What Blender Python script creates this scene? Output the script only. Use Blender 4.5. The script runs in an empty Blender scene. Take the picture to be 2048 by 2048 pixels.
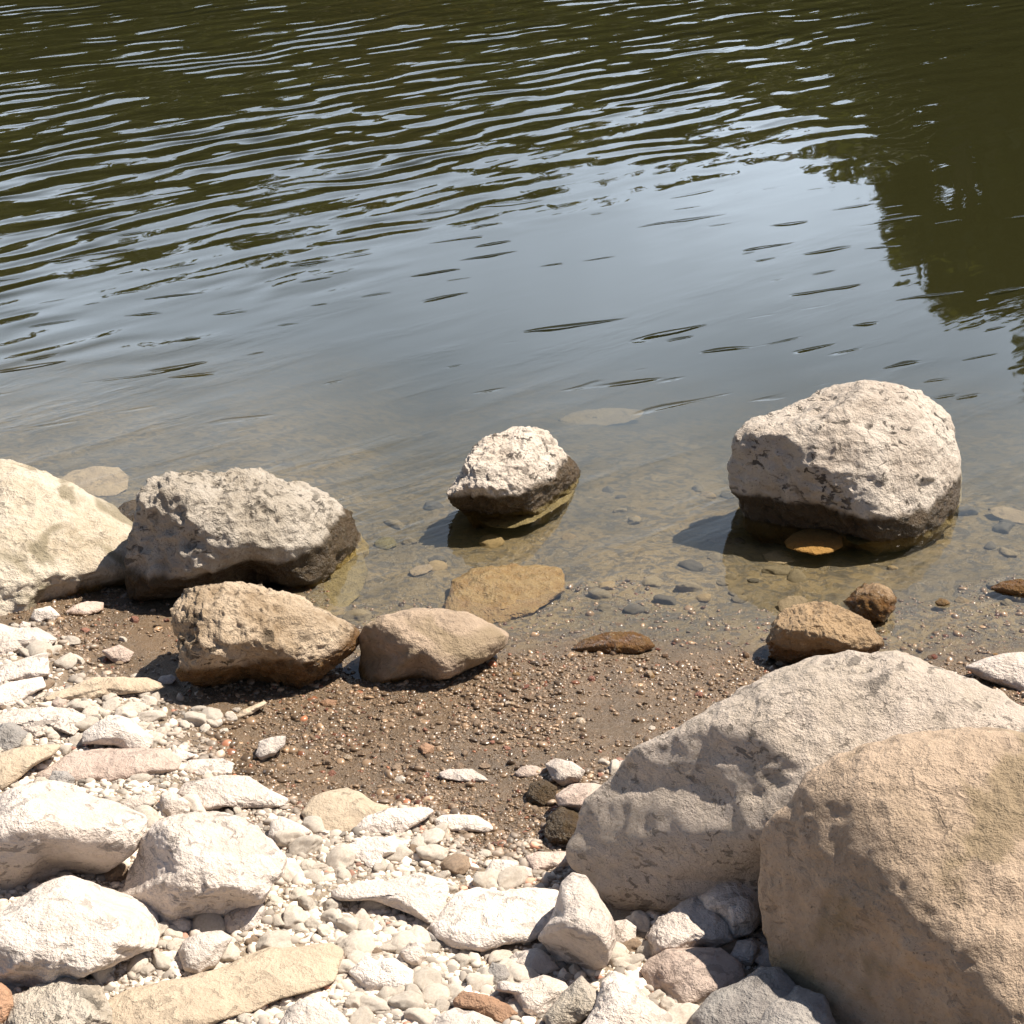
import bpy, bmesh, math, random
import numpy as np
from mathutils import Vector, Matrix

# ------------------------------------------------------------------ camera, sky, sun, exposure
S = bpy.context.scene
COL = S.collection
CAM_H, PITCH, FOV = 2.0, math.radians(24.0), math.radians(30.0)
cam_d = bpy.data.cameras.new('camera'); cam = bpy.data.objects.new('camera', cam_d); COL.objects.link(cam)
cam.location = (0, 0, CAM_H); cam.rotation_euler = (math.radians(90) - PITCH, 0, 0)
cam_d.sensor_fit = 'AUTO'; cam_d.angle = FOV; cam_d.clip_start = 0.05; cam_d.clip_end = 2000
S.camera = cam
SUN_AZ, SUN_EL = math.radians(72), math.radians(59)        # azimuth measured from +Y (view direction) towards +X
W = bpy.data.worlds.new("World"); S.world = W; W.use_nodes = True
nt = W.node_tree
sky = nt.nodes.new('ShaderNodeTexSky'); sky.sky_type = 'NISHITA'; sky.sun_disc = False
sky.sun_elevation = SUN_EL; sky.sun_rotation = SUN_AZ; sky.altitude = 100; sky.air_density = 1.0; sky.dust_density = 0.7; sky.ozone_density = 1.0
bg = nt.nodes['Background']; bg.inputs[1].default_value = 0.05
# a bright bank of thin cloud low over the far shore
_g = nt.nodes.new('ShaderNodeTexCoord'); _x = nt.nodes.new('ShaderNodeSeparateXYZ'); nt.links.new(_g.outputs['Generated'], _x.inputs[0])
def _n(typ, **k):
    q = nt.nodes.new('ShaderNode'+typ)
    for a, b in k.items(): setattr(q, a, b)
    return q
_up = _n('MapRange', interpolation_type='SMOOTHSTEP'); nt.links.new(_x.outputs[2], _up.inputs[0]); _up.inputs[1].default_value = .54; _up.inputs[2].default_value = .18
_fw = _n('MapRange', interpolation_type='SMOOTHSTEP'); nt.links.new(_x.outputs[1], _fw.inputs[0]); _fw.inputs[1].default_value = .1; _fw.inputs[2].default_value = .75
_cn = _n('TexNoise'); _cn.inputs['Scale'].default_value = 3.0; _cn.inputs['Detail'].default_value = 4; nt.links.new(_g.outputs['Generated'], _cn.inputs['Vector'])
_cr = _n('MapRange', interpolation_type='SMOOTHSTEP'); nt.links.new(_cn.outputs['Fac'], _cr.inputs[0]); _cr.inputs[1].default_value = .35; _cr.inputs[2].default_value = .62; _cr.inputs[3].default_value = .7
_m1 = _n('Math', operation='MULTIPLY'); nt.links.new(_up.outputs[0], _m1.inputs[0]); nt.links.new(_fw.outputs[0], _m1.inputs[1])
_m2 = _n('Math', operation='MULTIPLY'); nt.links.new(_m1.outputs[0], _m2.inputs[0]); nt.links.new(_cr.outputs[0], _m2.inputs[1])
_mx = _n('Mix', data_type='RGBA'); nt.links.new(_m2.outputs[0], _mx.inputs[0]); nt.links.new(sky.outputs[0], _mx.inputs[6]); _mx.inputs[7].default_value = (27.0, 31.5, 37.0, 1)
nt.links.new(_mx.outputs[2], bg.inputs[0])
sd = bpy.data.lights.new('sun', 'SUN'); so = bpy.data.objects.new('sun', sd); COL.objects.link(so)
sd.energy = 5.0; sd.angle = math.radians(0.5); sd.color = (1.0, 0.925, 0.81)
sdir = Vector((math.cos(SUN_EL)*math.sin(SUN_AZ), math.cos(SUN_EL)*math.cos(SUN_AZ), math.sin(SUN_EL)))
so.rotation_euler = sdir.to_track_quat('Z', 'Y').to_euler()
S.view_settings.view_transform = 'Standard'; S.view_settings.look = 'None'
S.view_settings.exposure = 0.88; S.view_settings.gamma = 1.0
S.render.engine = 'CYCLES'
S.cycles.max_bounces = 8; S.cycles.transparent_max_bounces = 12
rng = np.random.default_rng(7); random.seed(7)

# ------------------------------------------------------------------ pixel rays (2048 frame) and ground height
HALF = math.tan(FOV/2)
Rv = np.array([1., 0, 0]); Fv = np.array([0, math.cos(PITCH), -math.sin(PITCH)]); Uv = np.array([0, math.sin(PITCH), math.cos(PITCH)])
C0 = np.array([0, 0, CAM_H])
def ray(px, py):
    d = Fv + Rv*((px-1024)/1024*HALF) - Uv*((py-1024)/1024*HALF)
    return d/np.linalg.norm(d)
def project(x, y, z):
    dx, dy, dz = x, y, z-CAM_H
    f = dy*Fv[1]+dz*Fv[2]; u = dy*Uv[1]+dz*Uv[2]
    return 1024+dx/f/HALF*1024, 1024-u/f/HALF*1024
def plane_hit(px, py, z=0.0):
    d = ray(px, py); t = (z-CAM_H)/d[2]; return C0+d*t
K = 2048/1932
SH = [plane_hit(x*K, y*K) for x, y in [(-300,1090),(0,1100),(250,1105),(420,1120),(560,1190),(640,1268),(700,1290),(800,1262),(970,1240),(1100,1225),(1250,1232),(1400,1238),(1480,1262),(1600,1275),(1800,1262),(1932,1250),(2300,1240)]]
DR = [plane_hit(x*K, y*K, .035) for x, y in [(-300,1170),(60,1190),(130,1280),(260,1325),(350,1400),(480,1480),(620,1500),(800,1520),(950,1560),(1050,1500),(1150,1450),(1350,1400),(1600,1360),(1932,1340),(2300,1330)]]
shx = np.array([p[0] for p in SH]); shy = np.array([p[1] for p in SH]); drx = np.array([p[0] for p in DR]); dry_ = np.array([p[1] for p in DR])

def _h(i, j, k, s):
    n = (i*374761393 + j*668265263 + k*2147483647 + s*974634777) & 0xffffffff
    n = ((n ^ (n >> 13))*1274126177) & 0xffffffff
    n = ((n ^ (n >> 16))*2246822519) & 0xffffffff
    return ((n ^ (n >> 15)) & 0xffff)/65535.0*2-1
def vnoise(P, s=0):
    P = np.asarray(P, float); F = np.floor(P).astype(np.int64); f = P-F; f = f*f*f*(f*(f*6-15)+10)
    r = 0
    for a in (0, 1):
        wa = f[:, 0] if a else 1-f[:, 0]
        for b in (0, 1):
            wb = f[:, 1] if b else 1-f[:, 1]
            for c in (0, 1):
                wc = f[:, 2] if c else 1-f[:, 2]
                r = r + wa*wb*wc*_h(F[:, 0]+a, F[:, 1]+b, F[:, 2]+c, s)
    return r
def fbm(P, oct=4, s=0, gain=.5):
    r = 0; a = 1; P = np.asarray(P, float)
    for o in range(oct): r = r + a*vnoise(P*(2.03**o)+o*17.3, s+o); a *= gain
    return r
def ridged(P, oct=3, s=0):
    r = 0; a = 1
    for o in range(oct): r = r + a*(1-2*np.abs(vnoise(P*(2.07**o)+o*11.1, s+o))); a *= .5
    return r

def height(x, y):
    x = np.atleast_1d(np.asarray(x, float)); y = np.atleast_1d(np.asarray(y, float))
    ys = np.interp(x, shx, shy); yd = np.minimum(np.interp(x, drx, dry_), ys-.12)
    P = np.stack([x, y, x*0], 1)
    n1 = fbm(P*3.1, 3, 5); n2 = fbm(P*11, 3, 9); n3 = fbm(P*40, 2, 12)
    d = y-ys
    zw = -0.055*d - 0.032*d*d
    zw = np.maximum(zw, -0.9)
    fr = (ys-y)/(ys-yd)
    zm = .035*fr
    zl = .035 + .075*(yd-y)
    z = np.where(d > 0, zw, np.where(fr < 1, zm, zl))
    amp = np.clip(np.abs(d)/.35, .12, 1)
    z = z + (n1*.010+n2*.004)*amp*np.where(d > 0, .8, 1) + n3*.0016*np.clip(1-(y-6)/3, 0, 1)
    # gravel bar at the right edge, just awash
    z = z + .016*np.exp(-((x-1.15)/.22)**2-((y-4.12)/.07)**2)
    far = np.clip((y-40)/6, 0, 1)
    z = z*(1-far) + far*(0.6+np.maximum(y-46, 0)*.16+fbm(P*.06, 3, 3)*2.0*np.clip((y-46)/10, 0, 1))
    back = np.clip((0.8-y)/10, 0, 1); z = z + back*1.2
    return z
def ground_hit(px, py, surf=False):
    d = ray(px, py); t = (0-CAM_H)/d[2]
    for _ in range(12):
        p = C0+d*t; h_ = float(height(p[0], p[1])[0]); t = ((max(h_, 0) if surf else h_)-CAM_H)/d[2]
    return C0+d*t, t

# ------------------------------------------------------------------ node helpers
def mat(name):
    m = bpy.data.materials.new(name); m.use_nodes = True
    return m, m.node_tree, m.node_tree.nodes['Principled BSDF']
class N:
    def __init__(s, t): s.t = t
    def __call__(s, typ, **kw):
        n = s.t.nodes.new('ShaderNode'+typ)
        for k, v in kw.items():
            if k.startswith('i_'): n.inputs[int(k[2:])].default_value = v
            else: setattr(n, k, v)
        return n
    def l(s, a, b): s.t.links.new(a, b)
    def math(s, op, a, b=None, clamp=False):
        n = s.t.nodes.new('ShaderNodeMath'); n.operation = op; n.use_clamp = clamp
        for i, v in enumerate((a, b)):
            if v is None: continue
            if isinstance(v, (int, float)): n.inputs[i].default_value = v
            else: s.l(v, n.inputs[i])
        return n.outputs[0]
    def ramp(s, src, lo, hi, a=0., b=1., smooth=True):
        n = s.t.nodes.new('ShaderNodeMapRange'); n.interpolation_type = 'SMOOTHSTEP' if smooth else 'LINEAR'
        s.l(src, n.inputs[0]); n.inputs[1].default_value = lo; n.inputs[2].default_value = hi; n.inputs[3].default_value = a; n.inputs[4].default_value = b
        return n.outputs[0]
    def mix(s, fac, a, b, blend='MIX'):
        n = s.t.nodes.new('ShaderNodeMix'); n.data_type = 'RGBA'; n.blend_type = blend
        if isinstance(fac, (int, float)): n.inputs[0].default_value = fac
        else: s.l(fac, n.inputs[0])
        for i, v in ((6, a), (7, b)):
            if isinstance(v, tuple): n.inputs[i].default_value = (*v, 1)
            else: s.l(v, n.inputs[i])
        return n.outputs[2]
    def noise(s, vec, scale, detail=4, rough=.55, dist=0):
        n = s.t.nodes.new('ShaderNodeTexNoise'); n.inputs['Scale'].default_value = scale; n.inputs['Detail'].default_value = detail
        n.inputs['Roughness'].default_value = rough; n.inputs['Distortion'].default_value = dist
        if vec is not None: s.l(vec, n.inputs['Vector'])
        return n.outputs['Fac']
    def sepz(s):
        g = s.t.nodes.new('ShaderNodeNewGeometry'); x = s.t.nodes.new('ShaderNodeSeparateXYZ'); s.l(g.outputs['Position'], x.inputs[0])
        return g.outputs['Position'], x.outputs

WETCOL = (.20, .115, .035)
def rock_mat(name, ca, cb, speck=.5, speck_col=(.10, .075, .05), bump=1.0, bscale=1.0, wet=.022, wet_shade_col=WETCOL, rough=.85, patch=None, crack=.3, pit_shade=.35, sub=None):
    m, t, P = mat(name); n = N(t)
    tc = n('TexCoord'); oi = n('ObjectInfo')
    add = n('VectorMath', operation='MULTIPLY_ADD'); n.l(tc.outputs['Object'], add.inputs[0]); add.inputs[1].default_value = (1, 1, 1)
    comb = n('CombineXYZ'); r7 = n.math('MULTIPLY', oi.outputs['Random'], 13.7)
    n.l(r7, comb.inputs[0]); n.l(r7, comb.inputs[1]); n.l(comb.outputs[0], add.inputs[2]); V = add.outputs[0]
    big = n.noise(V, 7*bscale, 4, .6, .4); med = n.noise(V, 38*bscale, 5, .7); fine = n.noise(V, 190*bscale, 3, .7)
    base = n.mix(n.ramp(big, .36, .64), ca, cb)
    base = n.mix(n.ramp(med, .3, .7, 0, .5), base, tuple(min(1, c*1.22) for c in ca))
    # small dark mineral specks and pits
    sp = n.math('MULTIPLY', n.ramp(fine, .56, .70), speck)
    sp = n.math('MULTIPLY', sp, n.ramp(med, .38, .6))
    base = n.mix(sp, base, speck_col)
    vo = n('TexVoronoi', feature='DISTANCE_TO_EDGE'); wv = n('VectorMath', operation='ADD')
    dn = n('TexNoise'); dn.inputs['Scale'].default_value = 22*bscale; n.l(V, dn.inputs['Vector']); dn.inputs['Detail'].default_value = 3
    ds = n('VectorMath', operation='SCALE'); n.l(dn.outputs['Color'], ds.inputs[0]); ds.inputs['Scale'].default_value = .09/bscale
    n.l(V, wv.inputs[0]); n.l(ds.outputs[0], wv.inputs[1]); n.l(wv.outputs[0], vo.inputs['Vector']); vo.inputs['Scale'].default_value = 24*bscale
    ck = n.math('MULTIPLY', n.ramp(vo.outputs['Distance'], .0, .045, 1, 0), n.ramp(n.noise(V, 16*bscale, 3, .6), .50, .62, 0, 1))
    base = n.mix(n.math('MULTIPLY', ck, crack*.45), base, speck_col)
    fl = n('Mapping'); fl.inputs['Scale'].default_value = (30*bscale, 30*bscale, 54*bscale); fl.inputs['Rotation'].default_value = (.5, .3, 0); n.l(V, fl.inputs[0])
    pit_mask = n.math('MULTIPLY', n.ramp(n.noise(fl.outputs[0], 1.0, 4, .62, .6), .565, .60), n.ramp(n.noise(V, 9*bscale, 2, .5), .40, .60, .15, 1))
    base = n.mix(n.math('MULTIPLY', pit_mask, min(1, pit_shade)), base, tuple(c*.26 for c in cb))  # dark flecks: the shade inside pits, painted into the colour
    if patch: base = n.mix(n.ramp(n.noise(V, 4.5*bscale, 3, .6, .8), .52, .62, 0, .8), base, patch)
    tint = n.ramp(oi.outputs['Random'], 0, 1, .82, 1.12, False)
    tv = n('CombineXYZ'); [n.l(tint, tv.inputs[i]) for i in range(3)]
    base = n.mix(1.0, base, tv.outputs[0], 'MULTIPLY')
    pos, xyz = n.sepz()
    zz = n.math('SUBTRACT', xyz[2], n.math('MULTIPLY', n.math('SUBTRACT', big, .5), .07))
    wf = n.ramp(zz, wet-.012, wet+.012, 1, 0)  # wet band; on some boulders it carries painted shade as well
    wc = n.mix(1.0, base, (wet_shade_col[0]*2.1, wet_shade_col[1]*2.1, wet_shade_col[2]*2.3), 'MULTIPLY')
    wc = n.mix(n.ramp(med, .35, .65, .25, .75), wc, wet_shade_col)
    if sub: wc = n.mix(n.ramp(xyz[2], -.010, .003, 1, 0), wc, n.mix(med, sub, tuple(c*.6 for c in sub)))
    base = n.mix(wf, base, wc)
    n.l(base, P.inputs['Base Color'])
    n.l(n.math('SUBTRACT', rough, n.math('MULTIPLY', wf, .5)), P.inputs['Roughness'])
    hgt = n.math('ADD', n.math('MULTIPLY', med, .020*bump/bscale), n.math('MULTIPLY', fine, .0045*bump/bscale))
    hgt = n.math('SUBTRACT', hgt, n.math('MULTIPLY', ck, .004*crack/bscale))
    hgt = n.math('SUBTRACT', hgt, n.math('MULTIPLY', sp, .0025))
    hgt = n.math('SUBTRACT', hgt, n.math('MULTIPLY', pit_mask, .006*pit_shade))
    b = n('Bump'); b.inputs['Strength'].default_value = .8; b.inputs['Distance'].default_value = 1.0
    n.l(hgt, b.inputs['Height']); n.l(b.outputs[0], P.inputs['Normal'])
    P.inputs['Specular IOR Level'].default_value = .35
    return m
M = {
 'cream':  rock_mat('cream_granite', (.60, .50, .415), (.52, .43, .34), .8, pit_shade=.7, bump=1.9, bscale=1.5, crack=.6),
 'wet_shade_rock': rock_mat('brown_granite_damp_shaded_foot', (.44, .34, .24), (.22, .15, .085), .9, pit_shade=.9, bump=1.7, crack=.6, wet=.105, wet_shade_col=(.135, .08, .03), sub=(.36, .26, .08)),  # damp foot, raised and darkened to paint in shade too
 'rug_wet_shade': rock_mat('rugged_granite_wet_shaded_foot', (.58, .50, .42), (.44, .36, .29), .9, pit_shade=1., bump=1.9, crack=.8, wet=.070, wet_shade_col=(.075, .052, .026), sub=(.27, .20, .08)),  # wet foot, with shade of the underside put into its colour
 'pale':   rock_mat('pale_granite', (.60, .515, .45), (.49, .41, .345), .45, pit_shade=.55, bump=1.1),
 'rug':    rock_mat('rugged_granite', (.58, .50, .42), (.46, .38, .30), .8, pit_shade=.9, bump=1.6, crack=.8, wet_shade_col=(.13, .085, .03)),
 'dark':   rock_mat('pitted_stone_wet_shaded_foot', (.53, .46, .38), (.36, .30, .23), .8, pit_shade=.8, bump=1.8, crack=.8, wet=.095, wet_shade_col=(.075, .052, .026), sub=(.34, .24, .07)),  # lower part painted dark: wet stone and shade together
 'tan':    rock_mat('tan_stone', (.50, .40, .29), (.40, .31, .22), .4, bump=.7, crack=.1),
 'sand':   rock_mat('warm_sandstone', (.385, .285, .203), (.27, .198, .136), .8, pit_shade=.35, speck_col=(.10, .07, .04), bump=1.0, crack=.15, patch=(.23, .17, .10)),
 'mossy':  rock_mat('mossy_granite', (.56, .48, .38), (.42, .34, .24), .6, pit_shade=.5, bump=1.3, crack=.4, patch=(.20, .165, .10)),
 'wetb':   rock_mat('wet_brown_stone', (.33, .22, .12), (.22, .14, .07), .6, bump=1.6, wet=.05, wet_shade_col=(.17, .10, .04), rough=.55),
 'awash':  rock_mat('wet_tan_stone', (.31, .235, .14), (.24, .18, .10), .7, bump=1.0, pit_shade=.5, wet=.06, wet_shade_col=(.27, .19, .085), crack=.3),
 'gold':   rock_mat('golden_submerged_stone', (.36, .20, .06), (.27, .145, .04), .6, bump=.7, wet=-.5, crack=.2),
 'ledge':  rock_mat('algae_covered_ledge', (.20, .155, .07), (.13, .10, .048), .6, bump=1.2, pit_shade=.7, wet=-.5, crack=.3),
 'ghost':  rock_mat('silted_submerged_stone', (.26, .20, .125), (.20, .15, .095), .3, bump=.5, wet=-.5, crack=.1),
 'olive':  rock_mat('olive_submerged_stone', (.22, .19, .07), (.15, .13, .05), .4, bump=.6, wet=.05, wet_shade_col=(.16, .13, .04), crack=.1),
 'pink':   rock_mat('pinkish_stone', (.52, .41, .34), (.44, .33, .27), .5, bump=.9, crack=.2),
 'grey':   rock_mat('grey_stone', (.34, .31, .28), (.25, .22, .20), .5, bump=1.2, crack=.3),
 'rust':   rock_mat('rusty_stone', (.36, .21, .13), (.26, .16, .10), .5, bump=1.2, crack=.2),
 'white':  rock_mat('white_stone', (.62, .54, .475), (.52, .445, .38), .35, pit_shade=.45, bump=1.0, crack=.1),
}

# ------------------------------------------------------------------ setting: ground sheet, water
def grid_mesh(name, xs, ys, zf):
    X, Y = np.meshgrid(xs, ys); v = np.stack([X.ravel(), Y.ravel(), zf(X.ravel(), Y.ravel())], 1)
    nx, ny = len(xs), len(ys); i = np.arange(nx*ny).reshape(ny, nx)
    q = np.stack([i[:-1, :-1].ravel(), i[:-1, 1:].ravel(), i[1:, 1:].ravel(), i[1:, :-1].ravel()], 1)
    return np_mesh(name, v, q)
def np_mesh(name, v, q, smooth=True):
    me = bpy.data.meshes.new(name); k = q.shape[1]
    me.vertices.add(len(v)); me.vertices.foreach_set('co', np.asarray(v, np.float32).ravel())
    me.loops.add(q.size); me.loops.foreach_set('vertex_index', q.astype(np.int32).ravel())
    me.polygons.add(len(q)); me.polygons.foreach_set('loop_start', np.arange(0, q.size, k, dtype=np.int32))
    me.polygons.foreach_set('use_smooth', np.full(len(q), smooth))
    me.update(calc_edges=True); return me
def axis(segs):
    a = []
    for lo, hi, st in segs: a += list(np.arange(lo, hi-1e-6, st))
    return np.array(a+[segs[-1][1]])
gm = grid_mesh('ground', axis([(-300, -20, 20), (-20, -3, 1), (-3, -1.6, .05), (-1.6, 1.6, .009), (1.6, 3, .05), (3, 20, 1), (20, 300, 20)]),
               axis([(-60, 0, 5), (0, 1.8, .1), (1.8, 5.6, .009), (5.6, 9, .05), (9, 16, .2), (16, 60, 1), (60, 400, 10)]), height)
ground = bpy.data.objects.new('ground', gm); COL.objects.link(ground); ground['kind'] = 'structure'
m, t, P = mat('gravelly_sand'); n = N(t)
pos, xyz = n.sepz()
b1 = n.noise(pos, 3, 3, .6, .5); f1 = n.noise(pos, 60, 4, .7); f2 = n.noise(pos, 260, 3, .7)
zz = n.math('SUBTRACT', xyz[2], n.math('MULTIPLY', n.math('SUBTRACT', b1, .5), .05))
wpat = n.ramp(n.noise(pos, 6, 4, .7, 1.2), .42, .58)
wetc = n.mix(f1, (.155, .105, .062), (.08, .054, .032)); dryc = n.mix(f1, (.33, .26, .19), (.20, .15, .10))
wetc = n.mix(wpat, wetc, n.mix(1.0, wetc, (1.3, 1.25, 1.2), 'MULTIPLY'))
c = n.mix(n.ramp(zz, .030, .062), wetc, dryc)
mudc = n.mix(n.ramp(b1, .4, .6), (.215, .160, .085), (.150, .116, .066))
mudc = n.mix(n.ramp(n.noise(pos, 24, 5, .7, 1.5), .48, .56, 0, .8), mudc, (.065, .058, .05))
c = n.mix(n.ramp(xyz[2], -.012, .004), mudc, c)
c = n.mix(n.ramp(f2, .55, .7, 0, .6), c, (.07, .05, .035))
c = n.mix(n.ramp(xyz[1], 30, 44), c, (.055, .060, .022))
n.l(c, P.inputs['Base Color'])
n.l(n.ramp(zz, .03, .06, .30, .9), P.inputs['Roughness'])
bp = n('Bump'); bp.inputs['Distance'].default_value = 1.0; bp.inputs['Strength'].default_value = .9
n.l(n.math('ADD', n.math('MULTIPLY', f1, .008), n.math('MULTIPLY', f2, .004)), bp.inputs['Height']); n.l(bp.outputs[0], P.inputs['Normal'])
gm.materials.append(m)

wm = grid_mesh('water', axis([(-300, -20, 40), (-20, 20, 2), (20, 300, 40)]), axis([(1.2, 12, .6), (12, 48, 4)]), lambda x, y: x*0)
water = bpy.data.objects.new('water', wm); COL.objects.link(water); water['kind'] = 'structure'
m = bpy.data.materials.new('lake_water'); m.use_nodes = True; t = m.node_tree; t.nodes.clear(); n = N(t)
pos, xyz = n.sepz()
def rot_map(ang, sx, sy, off=0.):
    # u along the crests, v across them
    ca, sa = math.cos(ang), math.sin(ang)
    u = n.math('ADD', n.math('MULTIPLY', xyz[0], ca*sx), n.math('MULTIPLY', xyz[1], sa*sx))
    v = n.math('ADD', n.math('MULTIPLY', xyz[0], -sa*sy), n.math('MULTIPLY', xyz[1], ca*sy))
    c = n('CombineXYZ'); n.l(u, c.inputs[0]); n.l(v, c.inputs[1]); c.inputs[2].default_value = off
    return c.outputs[0], v
A = math.radians(41)
v1, _ = rot_map(A, 1.25, 5.8); v2, _ = rot_map(A+.06, 2.6, 9.5, 3.7); v3, vv = rot_map(A, 1.0, 1.0, 9.); v4, _ = rot_map(A, 7, 30, 5.)
w1 = n.noise(v1, 1, 0, .5, .25); w2 = n.noise(v2, 1, 1, .5, .2); w4 = n.noise(v4, 1, 2, .5, .5)
mask = n.ramp(n.math('ADD', vv, n.math('MULTIPLY', n.math('SUBTRACT', n.noise(v3, .9, 2), .5), 2.0)), 4.7, 7.6)
patchy = n.ramp(n.noise(v3, 1.3, 2, .5), .35, .65, .45, 1.15)
mask = n.math('MULTIPLY', mask, n.ramp(xyz[1], 8.0, 11.0, 1, .62))
hh = n.math('MULTIPLY', n.math('MULTIPLY', patchy, n.math('ADD', n.math('MULTIPLY', w1, .013), n.math('MULTIPLY', w2, .010))), n.math('ADD', n.math('MULTIPLY', mask, 1.0), .05))
_, vc = rot_map(A, 1, 1); v6, _ = rot_map(A, .9, 1.1, 31.)
ph = n.math('ADD', n.math('MULTIPLY', vc, 36.), n.math('MULTIPLY', n.noise(v6, 1, 2, .5), 26.))
wv = n.math('MULTIPLY', n.math('SINE', ph), n.math('MULTIPLY', n.ramp(n.noise(v3, 1.7, 1), .36, .60), .0030))
hh = n.math('ADD', hh, n.math('MULTIPLY', wv, mask))
hh = n.math('ADD', hh, n.math('MULTIPLY', n.math('MULTIPLY', w4, n.ramp(n.noise(v1, .7, 2), .45, .7)), n.ramp(xyz[1], 4.6, 7.0, .0012, .0003)))
v5, _ = rot_map(A-.22, 2.6, 13., 21.)
h5 = n.math('MULTIPLY', n.ramp(n.noise(v5, 1, 1, .5, .2), .66, .78), n.math('MULTIPLY', n.ramp(xyz[1], 5.0, 5.7, 0, .0042), n.ramp(xyz[1], 6.5, 8.0, 1, 0)))
hh = n.math('SUBTRACT', hh, h5)
b = n('Bump'); b.inputs['Strength'].default_value = 1.0; b.inputs['Distance'].default_value = 1.0; n.l(hh, b.inputs['Height'])
fr = n('Fresnel'); fr.inputs[0].default_value = 1.333; n.l(b.outputs[0], fr.inputs['Normal'])
gl = n('BsdfGlossy'); gl.inputs['Roughness'].default_value = .02; gl.inputs['Color'].default_value = (1, 1, 1, 1); n.l(b.outputs[0], gl.inputs['Normal'])
tr = n('BsdfTransparent'); tr.inputs[0].default_value = (.97, .97, .95, 1)
mx = n('MixShader'); n.l(fr.outputs[0], mx.inputs[0]); n.l(tr.outputs[0], mx.inputs[1]); n.l(gl.outputs[0], mx.inputs[2])
out = n('OutputMaterial'); n.l(mx.outputs[0], out.inputs['Surface'])
va = n('VolumeAbsorption'); va.inputs['Color'].default_value = (.45, .43, .25, 1); va.inputs['Density'].default_value = 2.2
vs = n('VolumeScatter'); vs.inputs['Color'].default_value = (.70, .72, .34, 1); vs.inputs['Density'].default_value = .17
av = n('AddShader'); n.l(va.outputs[0], av.inputs[0]); n.l(vs.outputs[0], av.inputs[1]); n.l(av.outputs[0], out.inputs['Volume'])
wm.materials.append(m)

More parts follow.
